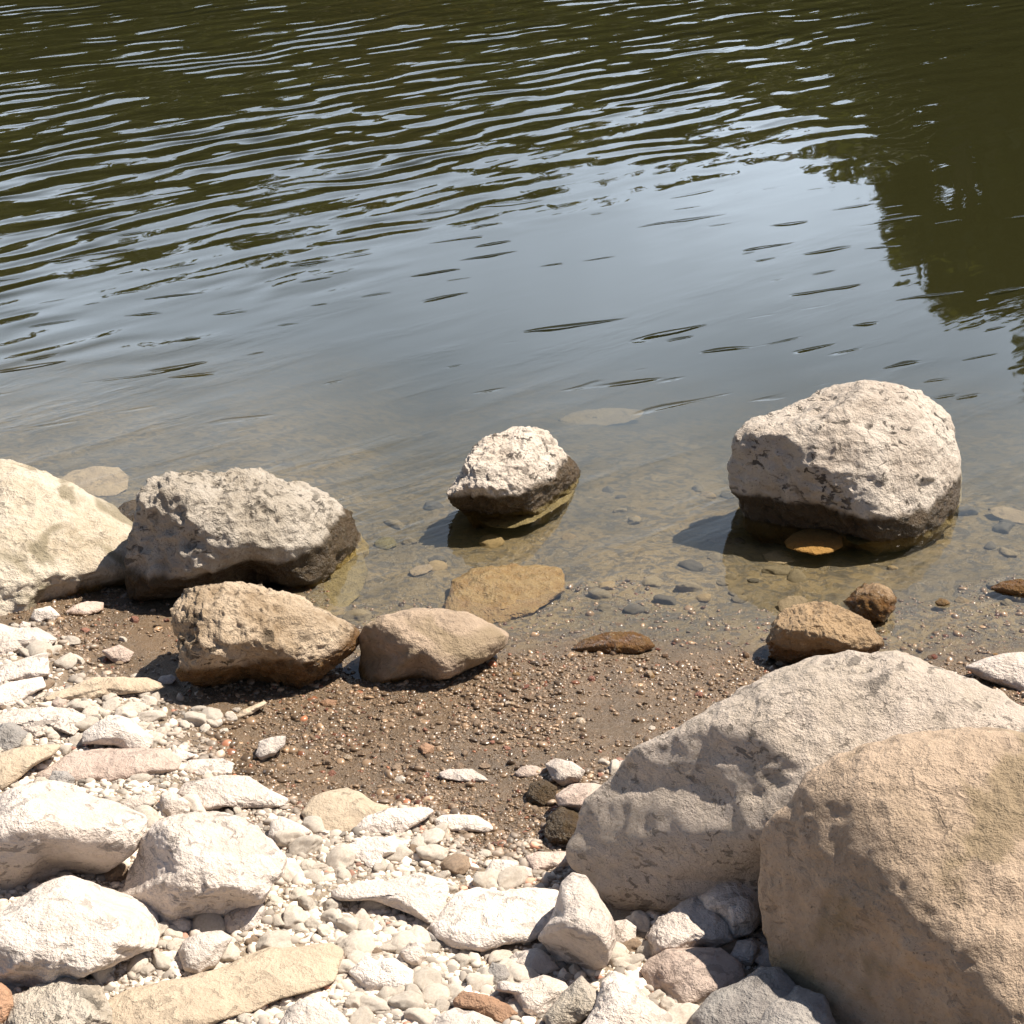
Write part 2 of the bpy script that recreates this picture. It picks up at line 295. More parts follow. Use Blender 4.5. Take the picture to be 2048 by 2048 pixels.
# ------------------------------------------------------------------ stones traced one by one
_ico = {}
def ico(s):
    if s not in _ico:
        bm = bmesh.new(); bmesh.ops.create_icosphere(bm, subdivisions=s, radius=1)
        v = np.array([x.co[:] for x in bm.verts]); f = np.array([[w.index for w in q.verts] for q in bm.faces]); bm.free(); _ico[s] = (v, f)
    return _ico[s]
Z = {1: (0, 900, 750/1932), 2: (650, 750, 700/1932), 3: (1350, 700, 698/1926), 4: (0, 1300, 700/1932), 5: (0, 1650, 700/1932), 6: (550, 1400, 700/1932), 7: (1050, 1300, 998/1932)}
POLYS = []
def stone(z, poly, name, label, cat, mt, D=1.1, k=.35, contact=None, ext=1.18, sub=None, amp=.05, rug=0., facets=5, box=.88, group=None, planes=(), seed=None, sink=0., ku=0., top=None):
    ox, oy, s = Z[z]; p = np.array(poly, float)*s+[ox, oy]
    POLYS.append(p.copy())
    mn, mxx = p.min(0), p.max(0)
    # area centroid
    x, y = p[:, 0], p[:, 1]; x1, y1 = np.roll(x, -1), np.roll(y, -1); cr = x*y1-x1*y; a = cr.sum()/2
    c = np.array([((x+x1)*cr).sum(), ((y+y1)*cr).sum()])/(6*a)
    cp = (np.array(contact, float)*s+[ox, oy]) if contact else np.array([c[0], mxx[1]])
    sd_ = seed if seed is not None else len(POLYS)*13
    q = p-c; low = q[:, 1] > 0; q[low, 1] *= ext
    # radius by direction
    th = np.linspace(-math.pi, math.pi, 361)[:-1]; rr = np.zeros(360)
    for i, a_ in enumerate(th):
        d = np.array([math.cos(a_), math.sin(a_)]); best = 0
        for j in range(len(q)):
            A_, B_ = q[j], q[(j+1) % len(q)]; e = B_-A_; den = d[0]*e[1]-d[1]*e[0]
            if abs(den) < 1e-9: continue
            tt = (A_[0]*e[1]-A_[1]*e[0])/den; uu = (A_[0]*d[1]-A_[1]*d[0])/den
            if tt > 0 and -1e-6 <= uu <= 1+1e-6: best = max(best, tt)
        rr[i] = best
    rr[rr == 0] = rr[rr > 0].mean()
    ker = np.exp(-np.linspace(-2, 2, 9)**2); ker /= ker.sum(); rr = np.convolve(np.r_[rr[-4:], rr, rr[:4]], ker, 'valid')
    hv = (q[:, 1].max()-q[:, 1].min())/2; hw = (q[:, 0].max()-q[:, 0].min())/2
    if sub is None: big = max(hv, hw); sub = 7 if big > 110 else 6 if big > 55 else 5 if big > 20 else 4
    d, f = ico(sub); al, bl, cl = d[:, 0], d[:, 1], d[:, 2]
    ss = np.sqrt(al**2+bl**2); ang = np.arctan2(-bl, al)           # image y runs down
    R = np.interp(ang, np.r_[th, math.pi], np.r_[rr, rr[0]])
    rs = np.random.default_rng(sd_); rad = np.ones(len(d))
    pl = [(np.array(nn, float)/np.linalg.norm(nn), o) for nn, o in planes]
    for _ in range(facets):
        nn = rs.normal(size=3); nn[2] = abs(nn[2])+.5; nn /= np.linalg.norm(nn); pl.append((nn, rs.uniform(.72, .93)))
    # planar faces and undercuts: push front and back together away from the viewer, so the outline stays
    hc = np.abs(cl); frontc = hc.copy()
    for nn, o in pl:
        lim = (o-nn[0]*al-nn[1]*bl)/max(nn[2], .3); e_ = 9.
        frontc = -np.log(np.exp(-e_*frontc)+np.exp(-e_*np.clip(lim, -1.3, 3)))/e_
    delta = np.clip(hc-frontc, 0, 1.25)
    s1 = np.where(ss > 0, ss**box, 0)
    # metric frame at the stone
    rc = ray(*c); g, tg = ground_hit(*cp, surf=not name.startswith('submerged')); tgc = tg*float(ray(*cp)@Fv)/float(rc@Fv)
    pxm = tgc*float(rc@Fv)*HALF/1024
    for _ in range(2):
        Dm = D*hv*pxm; cv = -(cp[1]-c[1])*pxm; cu = (cp[0]-c[0])*pxm
        aa = math.atan2(cp[1]-c[1], cp[0]-c[0]); rho = min(.97, math.hypot(cp[0]-c[0], cp[1]-c[1])/np.interp(aa, th, rr))
        t0 = tgc + Dm*math.sqrt(1-rho*rho)*.92 - k*cv
        pxm = t0*float(rc@Fv)*HALF/1024
    cen = C0+rc*t0; F_ = rc; R_ = np.cross(F_, [0, 0, 1]); R_ /= np.linalg.norm(R_); U_ = np.cross(R_, F_)
    u = R*np.cos(ang)*s1*pxm; v = -R*np.sin(ang)*s1*pxm; w = Dm*(np.sign(cl)*hc**.92-delta)
    L = np.stack([u, v, w], 1)
    size = math.sqrt(hv*hw)*pxm
    Pn = L/size+sd_*3.1
    dirn = L/np.linalg.norm(L, axis=1)[:, None]
    disp = amp*size*fbm(Pn*1.3, 3, sd_) + .012*size*fbm(Pn*7, 3, sd_+3)
    if rug:
        disp += rug*size*(.030*ridged(Pn*3.2, 3, sd_+7)-.02) + rug*size*.016*fbm(Pn*13, 2, sd_+8) - rug*size*.05*np.clip(vnoise(Pn*5, sd_+11)-.35, 0, 1)
    disp -= disp.mean()
    L = L+dirn*disp[:, None]
    L[:, 2] -= k*L[:, 1] + ku*L[:, 0]
    # slide the stone along its sight line until its front meets the ground (or water) at the traced contact
    fr_ = np.where(cl > .02)[0]; dd_ = (L[fr_, 0]-cu)**2+(L[fr_, 1]-cv)**2; kk = fr_[np.argsort(dd_)[:6]]
    cen = cen + rc*((tgc+float(L[kk, 2].mean())) - t0)
    V = L[:, :1]*R_+L[:, 1:2]*U_-L[:, 2:3]*F_
    me = np_mesh(name, V, f); me.materials.append(M[mt])
    o = bpy.data.objects.new(name, me); COL.objects.link(o); o.location = cen-np.array([0, 0, sink])
    if top is not None: o.location.z += top-(cen[2]+float(V[:, 2].max()))
    o['label'] = label; o['category'] = cat
    if group: o['group'] = group
    return o
FL = dict(D=1.0, k=1.0, ext=1.12, facets=3)        # flat lying stones
MD = dict(D=1.0, k=.55, ext=1.15, facets=5)         # rounded cobbles

# --- standing in or beside the water
stone(1, [(-300,120),(-150,50),(0,30),(60,40),(150,85),(280,150),(400,220),(500,280),(580,340),(640,420),(700,500),(690,570),(650,660),(560,715),(430,760),(280,790),(160,830),(60,880),(-150,880),(-350,700),(-400,400)],
      'boulder', 'large pale sloping boulder cut off by the left edge at the waterline', 'boulder', 'mossy', contact=(430,765), k=.8, D=1.0, rug=.5)
stone(1, [(780,190),(830,140),(900,120),(1080,130),(1200,125),(1280,100),(1400,125),(1500,175),(1650,240),(1750,310),(1810,380),(1880,470),(1895,560),(1880,640),(1820,740),(1700,810),(1560,820),(1400,780),(1200,760),(950,735),(820,720),(700,710),(690,620),(700,480),(720,400),(750,290)],
      'boulder', 'dark pitted boulder with pale top, long side to the viewer, in water at left', 'boulder', 'dark', contact=(1450,705), k=.15, ku=.5, rug=1.3, ext=1.03, amp=.03, planes=[((-.05,-.78,.5), .55), ((-.75,-.3,.5), .72)], facets=2)
stone(1, [(930,765),(1000,700),(1100,690),(1230,690),(1400,730),(1540,780),(1650,840),(1720,890),(1790,930),(1815,980),(1800,1040),(1740,1080),(1640,1140),(1520,1170),(1350,1175),(1200,1165),(1080,1165),(1000,1140),(930,1100),(945,1000),(925,880)],
      'boulder', 'rounded brown boulder with wet golden right end in front of the dark pitted boulder', 'boulder', 'wet_shade_rock', contact=(1250,1172), k=.35, ku=.35, rug=1.5, planes=[((-.25,-.85,.45), .52)], facets=3)
stone(1, [(575,325),(640,265),(720,250),(790,270),(800,400),(760,480),(690,470),(630,410)], 'stone', 'small stone wedged between the left edge boulder and the dark pitted boulder', 'stone', 'dark', contact=(680,480), **MD)
stone(1, [(300,140),(380,95),(500,82),(620,95),(665,150),(650,215),(580,240),(500,238),(400,205)], 'submerged_stone', 'pale round stone under shallow water behind the left edge boulder', 'stone', 'ghost', D=.35, k=1.9, ext=1.0, facets=0)
stone(2, [(760,510),(800,440),(880,370),(1000,330),(1090,295),(1160,290),(1230,315),(1270,360),(1285,400),(1340,440),(1385,490),(1415,530),(1390,610),(1330,730),(1200,835),(1050,885),(920,880),(830,835),(780,750),(730,700),(700,650),(730,590)],
      'boulder', 'craggy pointed boulder with pale top and black underside standing alone in the water', 'boulder', 'rug_wet_shade', contact=(1000,762), k=.2, ku=.8, ext=1.05, rug=1.2, planes=[((-.3,-.85,.42), .55)], facets=2)
stone(2, [(1270,262),(1350,215),(1450,190),(1600,180),(1770,188),(1740,232),(1650,265),(1500,280),(1350,278)], 'submerged_stone', 'flat tan stone just under the water behind the craggy pointed boulder', 'stone', 'ghost', D=.35, k=2.2, ext=1.0, facets=0)
stone(2, [(640,1260),(680,1170),(700,1100),(830,1040),(1000,1015),(1180,1005),(1290,1030),(1330,1070),(1320,1160),(1240,1210),(1150,1280),(1000,1310),(880,1335),(780,1300),(650,1290)],
      'flat_stone', 'broad flat golden stone awash in the shallows behind the grey wedge shaped stone', 'stone', 'awash', D=.6, k=1.5, ext=1.04, amp=.08, top=.016, rug=.8, facets=2, contact=(880,1330))
stone(2, [(175,1660),(200,1560),(195,1450),(240,1380),(330,1330),(500,1295),(640,1300),(780,1310),(870,1350),(960,1400),(1025,1440),(1000,1500),(900,1570),(780,1610),(690,1650),(550,1660),(420,1700),(330,1725),(210,1735)],
      'boulder', 'wedge shaped boulder with shaded grey left face and tan top at the water edge', 'boulder', 'sand', contact=(520,1665), k=.4, ku=.3, planes=[((-.66,-.62,.4), .42)], facets=3, amp=.03, rug=.4)
stone(2, [(1340,1525),(1440,1460),(1570,1420),(1700,1410),(1780,1440),(1825,1490),(1760,1525),(1600,1535),(1450,1530)], 'stone', 'low orange brown stone poking out where water meets gravel', 'stone', 'wetb', D=1., k=.6, ext=1.1)
stone(3, [(315,700),(325,600),(370,510),(430,450),(560,380),(680,300),(780,250),(900,205),(1000,185),(1150,180),(1280,195),(1380,240),(1460,310),(1510,370),(1535,450),(1560,540),(1575,650),(1560,800),(1500,950),(1400,1060),(1200,1100),(950,1100),(800,1110),(650,1110),(530,1080),(440,1020),(390,930),(340,840),(320,790)],
      'boulder', 'big egg shaped boulder with cracked pale top standing in the water at right', 'boulder', 'rug_wet_shade', contact=(850,998), k=.35, ku=.5, ext=1.0, D=1.0, rug=.9, amp=.03, planes=[((-.65,-.55,.5), .58)], facets=1)
stone(3, [(600,1140),(640,1090),(740,1045),(850,1050),(910,1090),(920,1140),(860,1180),(770,1200),(680,1190),(620,1170)], 'submerged_stone', 'orange oval stone under water at the foot of the big egg shaped boulder', 'stone', 'gold', D=.5, k=1.5, ext=1.0, facets=1, top=.000)
stone(3, [(925,1120),(980,1088),(1060,1088),(1115,1120),(1080,1150),(1000,1172),(950,1150)], 'submerged_stone', 'small olive stone under water right of the orange oval stone', 'stone', 'olive', D=.4, k=1.9, ext=1.0, facets=1, top=0.)
stone(3, [(480,1140),(560,1100),(640,1110),(660,1160),(600,1180),(520,1175)], 'submerged_stone', 'faint pinkish stone under water left of the orange oval stone', 'stone', 'ghost', D=.3, k=1.8, ext=1.0, facets=1)
stone(3, [(510,1620),(530,1530),(600,1450),(700,1400),(820,1395),(930,1420),(1050,1480),(1100,1540),(1150,1590),(1100,1640),(1000,1655),(850,1690),(750,1720),(620,1745),(540,1700)],
      'stone', 'ridged brown stone in the shallows right behind the huge pale boulder', 'stone', 'wetb', contact=(640,1738), k=.3, rug=1.4, planes=[((-.15,-.85,.45), .5)])
stone(3, [(930,1400),(980,1350),(1030,1300),(1110,1285),(1180,1310),(1215,1360),(1210,1420),(1150,1470),(1060,1485),(990,1455)], 'stone', 'small knobbly mossy brown stone touching the ridged brown stone', 'stone', 'wetb', k=.5, rug=2.2)
stone(3, [(565,1400),(620,1360),(690,1350),(730,1375),(700,1440),(580,1450)], 'submerged_stone', 'dim stone under water just behind the ridged brown stone', 'stone', 'ghost', D=.5, k=1.2, ext=1.0)
stone(3, [(1600,1785),(1700,1735),(1800,1690),(1900,1665),(2000,1660),(2060,1720),(2050,1830),(1990,1900),(1850,1850),(1700,1825)], 'stone', 'pale stone at the right edge behind the huge pale boulder', 'stone', 'pale', k=.5, contact=(1800,1860))
stone(3, [(1735,1335),(1800,1290),(1900,1265),(2000,1270),(2050,1310),(1980,1345),(1850,1350)], 'stone', 'low brown stone on the wet bar at the right edge', 'stone', 'wetb', k=.8, rug=1.)
stone(3, [(1435,1395),(1460,1370),(1500,1375),(1520,1395),(1490,1412),(1450,1412)], 'stone', 'tiny dark stone poking from the shallows near the right edge', 'stone', 'grey', k=.5)
stone(3, [(1720,890),(1800,868),(1900,880),(1990,915),(1980,955),(1850,950),(1770,930)], 'submerged_stone', 'dim grey stone under water near the right edge', 'stone', 'ghost', D=.3, k=1.9, ext=1.0, facets=1)
stone(2, [(270,920),(320,890),(380,900),(400,940),(340,965),(280,950)], 'submerged_stone', 'small olive stone under water off the right tip of the dark pitted boulder', 'stone', 'olive', D=.4, k=1.5, ext=1.0, facets=1)
stone(2, [(460,1085),(510,1050),(580,1045),(600,1070),(560,1095),(490,1110)], 'submerged_stone', 'small tan stone under water left of the broad flat golden stone', 'stone', 'ghost', D=.4, k=1.5, ext=1.0, facets=1)

# submerged ledges round the feet of the standing boulders
stone(2, [(815,815),(1000,735),(1180,665),(1400,540),(1400,640),(1340,740),(1200,835),(1050,888),(920,880)], 'submerged_ledge', 'golden brown ledge under water at the front foot of the craggy pointed boulder', 'ledge', 'ledge', D=.22, k=2.25, ext=1.0, facets=0, rug=.5, top=-.018)
stone(3, [(860,985),(1100,930),(1230,870),(1370,760),(1550,600),(1580,700),(1570,850),(1510,960),(1400,1070),(1200,1105),(950,1105)], 'submerged_ledge', 'olive brown ledge under water along the front of the big egg shaped boulder', 'ledge', 'ledge', D=.20, k=2.25, ext=1.0, facets=0, rug=.5, top=-.018)
stone(1, [(1400,715),(1560,660),(1700,600),(1880,500),(1900,620),(1850,730),(1750,810),(1600,840),(1450,810)], 'submerged_ledge', 'golden brown ledge under water at the right foot of the dark pitted boulder', 'ledge', 'ledge', D=.22, k=2.1, ext=1.0, facets=0, rug=.5, top=-.012)

# --- the two huge boulders at right
stone(7, [(222,880),(250,760),(285,680),(380,580),(390,520),(460,460),(560,400),(650,330),(750,260),(850,190),(940,130),(1040,65),(1120,45),(1200,15),(1320,15),(1430,5),(1500,30),(1600,60),(1700,95),(1780,140),(1850,170),(1932,230),(2050,330),(2150,500),(2150,800),(1700,1020),(1300,1060),(1000,1060),(800,1060),(500,1060),(430,1055),(330,1020),(260,930)],
      'boulder', 'huge pale cracked boulder with shaded left foot on the shore', 'boulder', 'cream', contact=(430,1062), k=.5, D=.75, ext=1.06, rug=.55, amp=.02, planes=[((-.5,-.74,.42), .33), ((-.1,.2,1), .80)], facets=1)
stone(7, [(930,860),(960,780),(1020,700),(1080,600),(1150,540),(1230,470),(1330,420),(1450,375),(1600,330),(1750,312),(1932,312),(2150,350),(2350,500),(2500,800),(2500,1300),(2300,1600),(1900,1700),(1500,1620),(1200,1520),(1050,1360),(970,1220),(920,1080),(925,950)],
      'boulder', 'huge brown grainy boulder in the lower right corner, overhanging at left', 'boulder', 'sand', contact=(1150,1445), k=.42, D=.52, ext=1.0, rug=.5, amp=.025, planes=[((-.68,-.60,.42), .47), ((.1,.25,.95), .80)], facets=1)

# --- lower left boulders
stone(5, [(-200,0),(-120,-100),(0,-180),(100,-220),(230,-235),(330,-230),(440,-180),(520,-110),(650,-50),(760,20),(800,50),(775,120),(720,190),(640,230),(560,265),(430,275),(300,295),(150,330),(60,385),(-50,370),(-250,250)],
      'boulder', 'white topped boulder with smooth shaded front at the left edge', 'boulder', 'pale', contact=(420,290), k=.45, planes=[((-.05,-.9,.4), .33)], amp=.03)
stone(5, [(760,140),(800,50),(880,-30),(960,-60),(1100,-65),(1220,-50),(1330,-20),(1430,60),(1500,150),(1560,230),(1540,300),(1480,340),(1420,420),(1300,440),(1230,490),(1100,505),(1000,495),(860,490),(760,460),(680,400),(640,340),(700,280),(720,210)],
      'boulder', 'white boulder with rough grey left flank between two left boulders', 'boulder', 'pale', contact=(1050,505), k=.75, rug=.6, planes=[((-.85,-.3,.45), .52), ((0,-.9,.4), .58)], amp=.03)
stone(5, [(-180,600),(-100,440),(0,440),(100,400),(220,340),(330,310),(430,295),(520,330),(620,390),(720,450),(830,520),(870,580),(865,680),(820,740),(700,745),(560,785),(430,805),(330,835),(250,885),(180,893),(100,855),(0,835),(-120,800)],
      'boulder', 'broad white domed boulder at the lower left below two boulders', 'boulder', 'white', contact=(250,890), k=.9, rug=.3, planes=[((-.6,-.72,.4), .60)], amp=.03)
stone(5, [(985,680),(1010,630),(1100,595),(1230,595),(1290,640),(1250,700),(1180,770),(1080,808),(1010,775)], 'stone', 'clean white stone right of the broad white domed boulder', 'stone', 'white', **MD)
stone(5, [(560,910),(700,845),(900,830),(1050,825),(1250,770),(1380,730),(1500,700),(1650,715),(1850,720),(1905,780),(1850,860),(1830,930),(1700,965),(1500,1005),(1200,1060),(800,1095),(620,1085),(575,980)], 'flat_stone', 'long tan slab lying flat near the bottom left', 'stone', 'tan', D=.7, k=1.25, ext=1.1, amp=.07, facets=2)
stone(5, [(60,910),(250,860),(380,820),(460,860),(560,930),(585,1030),(600,1120),(300,1180),(60,1150)], 'stone', 'rough grey brown stone below the broad white domed boulder', 'stone', 'dark', D=.9, k=1.0, rug=1.2)
stone(5, [(-80,890),(20,868),(70,930),(78,1010),(20,1090),(-80,1090)], 'stone', 'reddish stone in the bottom left corner', 'stone', 'rust', **MD)
stone(5, [(1218,560),(1240,490),(1320,440),(1440,430),(1475,480),(1420,560),(1340,592),(1270,590)], 'stone', 'pale stone with dark left face below the white boulder with grey flank', 'stone', 'pale', **MD)
stone(5, [(900,500),(1000,500),(1060,540),(1050,590),(980,603),(920,565)], 'stone', 'little white stone at the foot of the white boulder with grey flank', 'stone', 'white', **MD)

# --- dry stones, left
stone(4, [(455,490),(470,430),(560,380),(650,360),(740,390),(790,450),(850,500),(800,560),(720,562),(620,512),(540,500)], 'stone', 'white angular stone above the long pinkish slab', 'stone', 'white', **MD)
stone(4, [(180,645),(290,600),(380,550),(560,530),(700,560),(900,580),(1000,650),(960,700),(800,705),(600,725),(480,700),(400,705),(280,690)], 'flat_stone', 'long pinkish slab lying behind the white topped left boulder', 'stone', 'pink', **FL)
stone(4, [(272,705),(300,660),(380,675),(412,720),(392,775),(320,765)], 'stone', 'small dark brown stone at the left end of the long pinkish slab', 'stone', 'grey', **MD)
stone(4, [(968,622),(1050,600),(1220,605),(1295,640),(1270,692),(1100,692),(990,655)], 'flat_stone', 'small flat pale stone right of the long pinkish slab', 'stone', 'pale', **FL)
stone(4, [(980,765),(1030,705),(1250,690),(1380,710),(1480,790),(1595,850),(1540,882),(1440,875),(1300,872),(1230,855),(1130,865),(1050,825)], 'stone', 'white slab with shaded front edge behind the white boulder with grey flank', 'stone', 'pale', D=1., k=.9, ext=1.1, rug=.6)
stone(4, [(-60,105),(60,65),(180,40),(262,30),(266,150),(150,165),(-60,172)], 'stone', 'pale blocky stone at the left edge, higher of two blocks', 'stone', 'pale', **FL)
stone(4, [(-80,205),(60,175),(240,168),(252,230),(150,262),(60,300),(-80,302)], 'stone', 'white blocky stone at the left edge, lower of two blocks', 'stone', 'white', **FL)
stone(4, [(250,215),(400,182),(520,140),(680,160),(830,180),(930,240),(800,255),(600,245),(450,268),(380,245),(260,245)], 'flat_stone', 'thin long tan ledge stone on the wet gravel at left', 'stone', 'tan', D=.8, k=1., ext=1.1, rug=.6)
stone(4, [(268,285),(320,255),(372,275),(362,322),(300,325)], 'stone', 'small round pinkish white stone under the thin long tan ledge stone', 'stone', 'pink', **MD)
stone(4, [(-60,345),(100,310),(280,320),(400,350),(480,400),(445,435),(390,490),(300,445),(180,475),(60,405),(-60,402)], 'stone', 'wide pale lumpy stone at left below the two blocks', 'stone', 'pale', D=.8, k=1.1, rug=.9, ext=1.1)
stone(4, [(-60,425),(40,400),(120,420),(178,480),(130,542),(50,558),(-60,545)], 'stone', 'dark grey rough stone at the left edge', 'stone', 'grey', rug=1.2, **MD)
stone(4, [(-60,600),(0,560),(150,530),(340,560),(290,610),(180,652),(100,692),(0,742),(-60,720)], 'flat_stone', 'flat tan stone at the left edge above the white topped boulder', 'stone', 'tan', **FL)
stone(4, [(868,165),(890,140),(950,137),(977,160),(950,187),(890,190)], 'stone', 'bright white oval pebble on the wet gravel at left', 'pebble', 'white', **MD)
stone(4, [(1408,565),(1430,500),(1500,480),(1582,480),(1572,530),(1500,582),(1440,595)], 'stone', 'bright white angular stone on the brown wet gravel', 'stone', 'white', **MD)
stone(4, [(1478,1015),(1500,940),(1560,915),(1650,960),(1725,1010),(1650,1055),(1520,1055)], 'stone', 'white stone between the grey flanked boulder and the smooth tan slab', 'stone', 'white', **FL)
stone(4, [(655,855),(740,800),(840,800),(855,860),(770,885),(690,885)], 'stone', 'pale stone touching the top of the white topped left boulder', 'stone', 'pale', **MD)
stone(4, [(860,890),(900,790),(945,762),(1050,850),(1045,905),(930,925)], 'stone', 'pale triangular stone behind the grey flanked white boulder', 'stone', 'pale', **MD)
stone(4, [(885,602),(980,540),(1085,590),(1000,615)], 'stone', 'flat white triangular stone at the right end of the long pinkish slab', 'stone', 'white', **FL)
stone(4, [(1285,362),(1330,330),(1462,285),(1478,300),(1400,345),(1310,372)], 'stone', 'narrow stick shaped pale stone on wet gravel pointing up right', 'stone', 'tan', D=.8, k=.8)
stone(4, [(635,335),(690,312),(705,345),(650,358)], 'stone', 'small white pebble above the white angular stone', 'pebble', 'white', **MD)
stone(4, [(1755,288),(1800,268),(1862,280),(1852,312),(1780,308)], 'stone', 'small reddish pebble on gravel in front of the wedge shaped boulder', 'pebble', 'rust', **MD)
stone(1, [(525,1025),(620,1003),(695,1050),(665,1092),(600,1098),(555,1060)], 'stone', 'pinkish white stone on the wet gravel left of the rounded brown boulder', 'stone', 'pink', **MD)
stone(1, [(158,855),(180,815),(260,808),(312,860),(270,883),(190,883)], 'stone', 'white pebble at the foot of the left edge boulder', 'pebble', 'white', **MD)
stone(1, [(320,830),(380,795),(450,778),(535,795),(530,832),(440,855)], 'flat_stone', 'flat pinkish stone on wet gravel in front of the left edge boulder', 'stone', 'pink', **FL)
stone(1, [(-80,905),(0,880),(100,920),(200,930),(292,1000),(230,1032),(130,1022),(0,1042),(-80,1035)], 'stone', 'pale stone at the left edge just below the left edge boulder', 'stone', 'pale', D=.8, k=1., rug=.5)
stone(1, [(95,905),(120,880),(160,895),(155,920),(110,925)], 'stone', 'tiny white pebble resting on the pale stone at the left edge', 'pebble', 'white', **MD)

# --- dry stones, centre
stone(6, [(145,610),(200,530),(300,490),(400,480),(480,520),(560,580),(650,602),(600,640),(480,680),(450,705),(350,722),(240,718),(180,665)], 'flat_stone', 'smooth tan slab, a low pyramid, in the middle of the dry stones', 'stone', 'tan', D=.75, k=1.15, amp=.04, facets=2)
stone(6, [(430,700),(500,635),(640,598),(840,598),(885,620),(830,665),(740,705),(680,745),(560,725)], 'flat_stone', 'pale flat stone against the right side of the smooth tan slab', 'stone', 'pale', **FL)
stone(6, [(365,812),(450,770),(560,755),(680,770),(745,800),(700,850),(600,865),(590,912),(525,922),(470,875),(400,845)], 'flat_stone', 'white flat stone with a drooping front below the smooth tan slab', 'stone', 'white', **FL)
stone(6, [(876,662),(920,635),(1010,628),(1120,640),(1190,680),(1212,712),(1160,728),(1050,718),(960,718),(890,692)], 'flat_stone', 'clean white oval stone lying alone on the gravel centre', 'stone', 'white', **MD)
stone(6, [(1160,940),(1200,880),(1280,880),(1345,900),(1312,952),(1210,972)], 'stone', 'small white stone above the right end of the wide white slab', 'stone', 'white', **MD)
stone(6, [(1315,955),(1370,915),(1418,930),(1418,970),(1340,992)], 'stone', 'smaller white stone touching the small white stone above the wide slab', 'stone', 'pale', **MD)
stone(6, [(1375,865),(1450,840),(1600,835),(1692,850),(1660,900),(1560,932),(1430,935)], 'flat_stone', 'flat pale stone against the left foot of the huge pale boulder', 'stone', 'pink', **FL)
stone(6, [(1485,355),(1550,325),(1640,340),(1710,390),(1680,440),(1600,475),(1530,430)], 'stone', 'grey sided stone topmost of the cluster beside the huge pale boulder', 'stone', 'pale', **MD)
stone(6, [(1318,402),(1360,365),(1440,360),(1492,390),(1480,412),(1400,422),(1340,422)], 'stone', 'smooth pink oval pebble at the left of the stone cluster', 'pebble', 'pink', **MD)
stone(6, [(1385,530),(1410,460),(1490,440),(1560,480),(1545,545),(1470,585),(1400,575)], 'stone', 'dark faced stone below the smooth pink oval pebble', 'stone', 'dark', rug=.6, **MD)
stone(6, [(1540,530),(1640,470),(1740,452),(1850,480),(1915,530),(1900,600),(1850,680),(1790,695),(1730,645),(1640,600),(1560,585)], 'stone', 'largest pinkish stone of the cluster leaning on the huge pale boulder', 'stone', 'pink', D=1., k=.7)
stone(6, [(1485,730),(1510,640),(1580,590),(1650,615),(1745,660),(1745,765),(1690,805),(1600,780),(1520,778)], 'stone', 'lowest rough grey stone of the cluster beside the huge pale boulder', 'stone', 'dark', rug=1., **MD)
stone(6, [(898,402),(960,380),(1090,380),(1150,420),(1185,447),(1080,452),(1000,442),(930,432)], 'flat_stone', 'thin flat pale stone at the edge of the wet gravel, centre', 'stone', 'pale', **FL)
stone(6, [(785,262),(830,235),(882,255),(872,292),(810,302)], 'stone', 'small orange pebble on the wet gravel centre', 'pebble', 'rust', **MD)
stone(6, [(308,1035),(450,1000),(620,1000),(800,958),(952,1000),(962,1060),(905,1185),(850,1225),(760,1180),(640,1125),(500,1090),(380,1100),(320,1080)], 'flat_stone', 'wide white slab with undercut front, left of two white slabs', 'stone', 'white', D=.8, k=1., ext=1.1)
stone(6, [(850,1240),(930,1140),(1000,1070),(1130,1035),(1250,1060),(1400,1030),(1560,1050),(1595,1100),(1560,1200),(1520,1270),(1400,1320),(1300,1340),(1150,1375),(1000,1355),(880,1300)], 'flat_stone', 'broadest white slab in the centre, right of two white slabs', 'stone', 'white', D=.85, k=.95, ext=1.1, facets=3, contact=(1000,1365))
stone(6, [(405,1495),(500,1400),(560,1435),(650,1430),(765,1500),(755,1575),(650,1605),(520,1595),(450,1545)], 'stone', 'white stone at the right end of the long tan slab', 'stone', 'white', **MD)
stone(6, [(1275,1445),(1330,1390),(1450,1370),(1530,1420),(1580,1480),(1500,1512),(1370,1505)], 'stone', 'pale stone below the broadest white slab', 'stone', 'pale', **MD)
stone(6, [(1158,1510),(1200,1450),(1270,1465),(1305,1520),(1270,1562),(1210,1575),(1170,1545)], 'stone', 'grey knob stone left of the pale stone below the broadest slab', 'stone', 'grey', **MD)
stone(6, [(1220,1610),(1225,1560),(1270,1548),(1285,1590),(1380,1540),(1480,1520),(1600,1560),(1625,1600),(1560,1670),(1450,1730),(1360,1700),(1310,1620)], 'stone', 'white round topped stone with brown front near the bottom centre', 'stone', 'pale', D=1.2, k=.6, contact=(1450,1740))
stone(6, [(1560,1650),(1640,1570),(1690,1525),(1790,1620),(1780,1710),(1690,1765),(1520,1800),(1480,1740)], 'stone', 'brownish stone right of the white round topped stone', 'stone', 'dark', rug=.6, **MD)
stone(6, [(975,1660),(1040,1610),(1130,1620),(1200,1640),(1285,1680),(1340,1725),(1250,1775),(1180,1745),(1080,1705),(1000,1695)], 'stone', 'rust brown stone left of the white round topped stone', 'stone', 'rust', rug=1., **MD)
stone(6, [(840,1800),(900,1740),(990,1700),(1100,1720),(1200,1760),(1260,1830),(1100,1900),(900,1900)], 'stone', 'white stone cut by the bottom edge below the rust brown stone', 'stone', 'white', **MD)
stone(6, [(0,1820),(80,1680),(180,1638),(280,1670),(380,1740),(440,1830),(300,1900),(100,1900)], 'stone', 'white stone cut by the bottom edge below the long tan slab', 'stone', 'white', **MD)
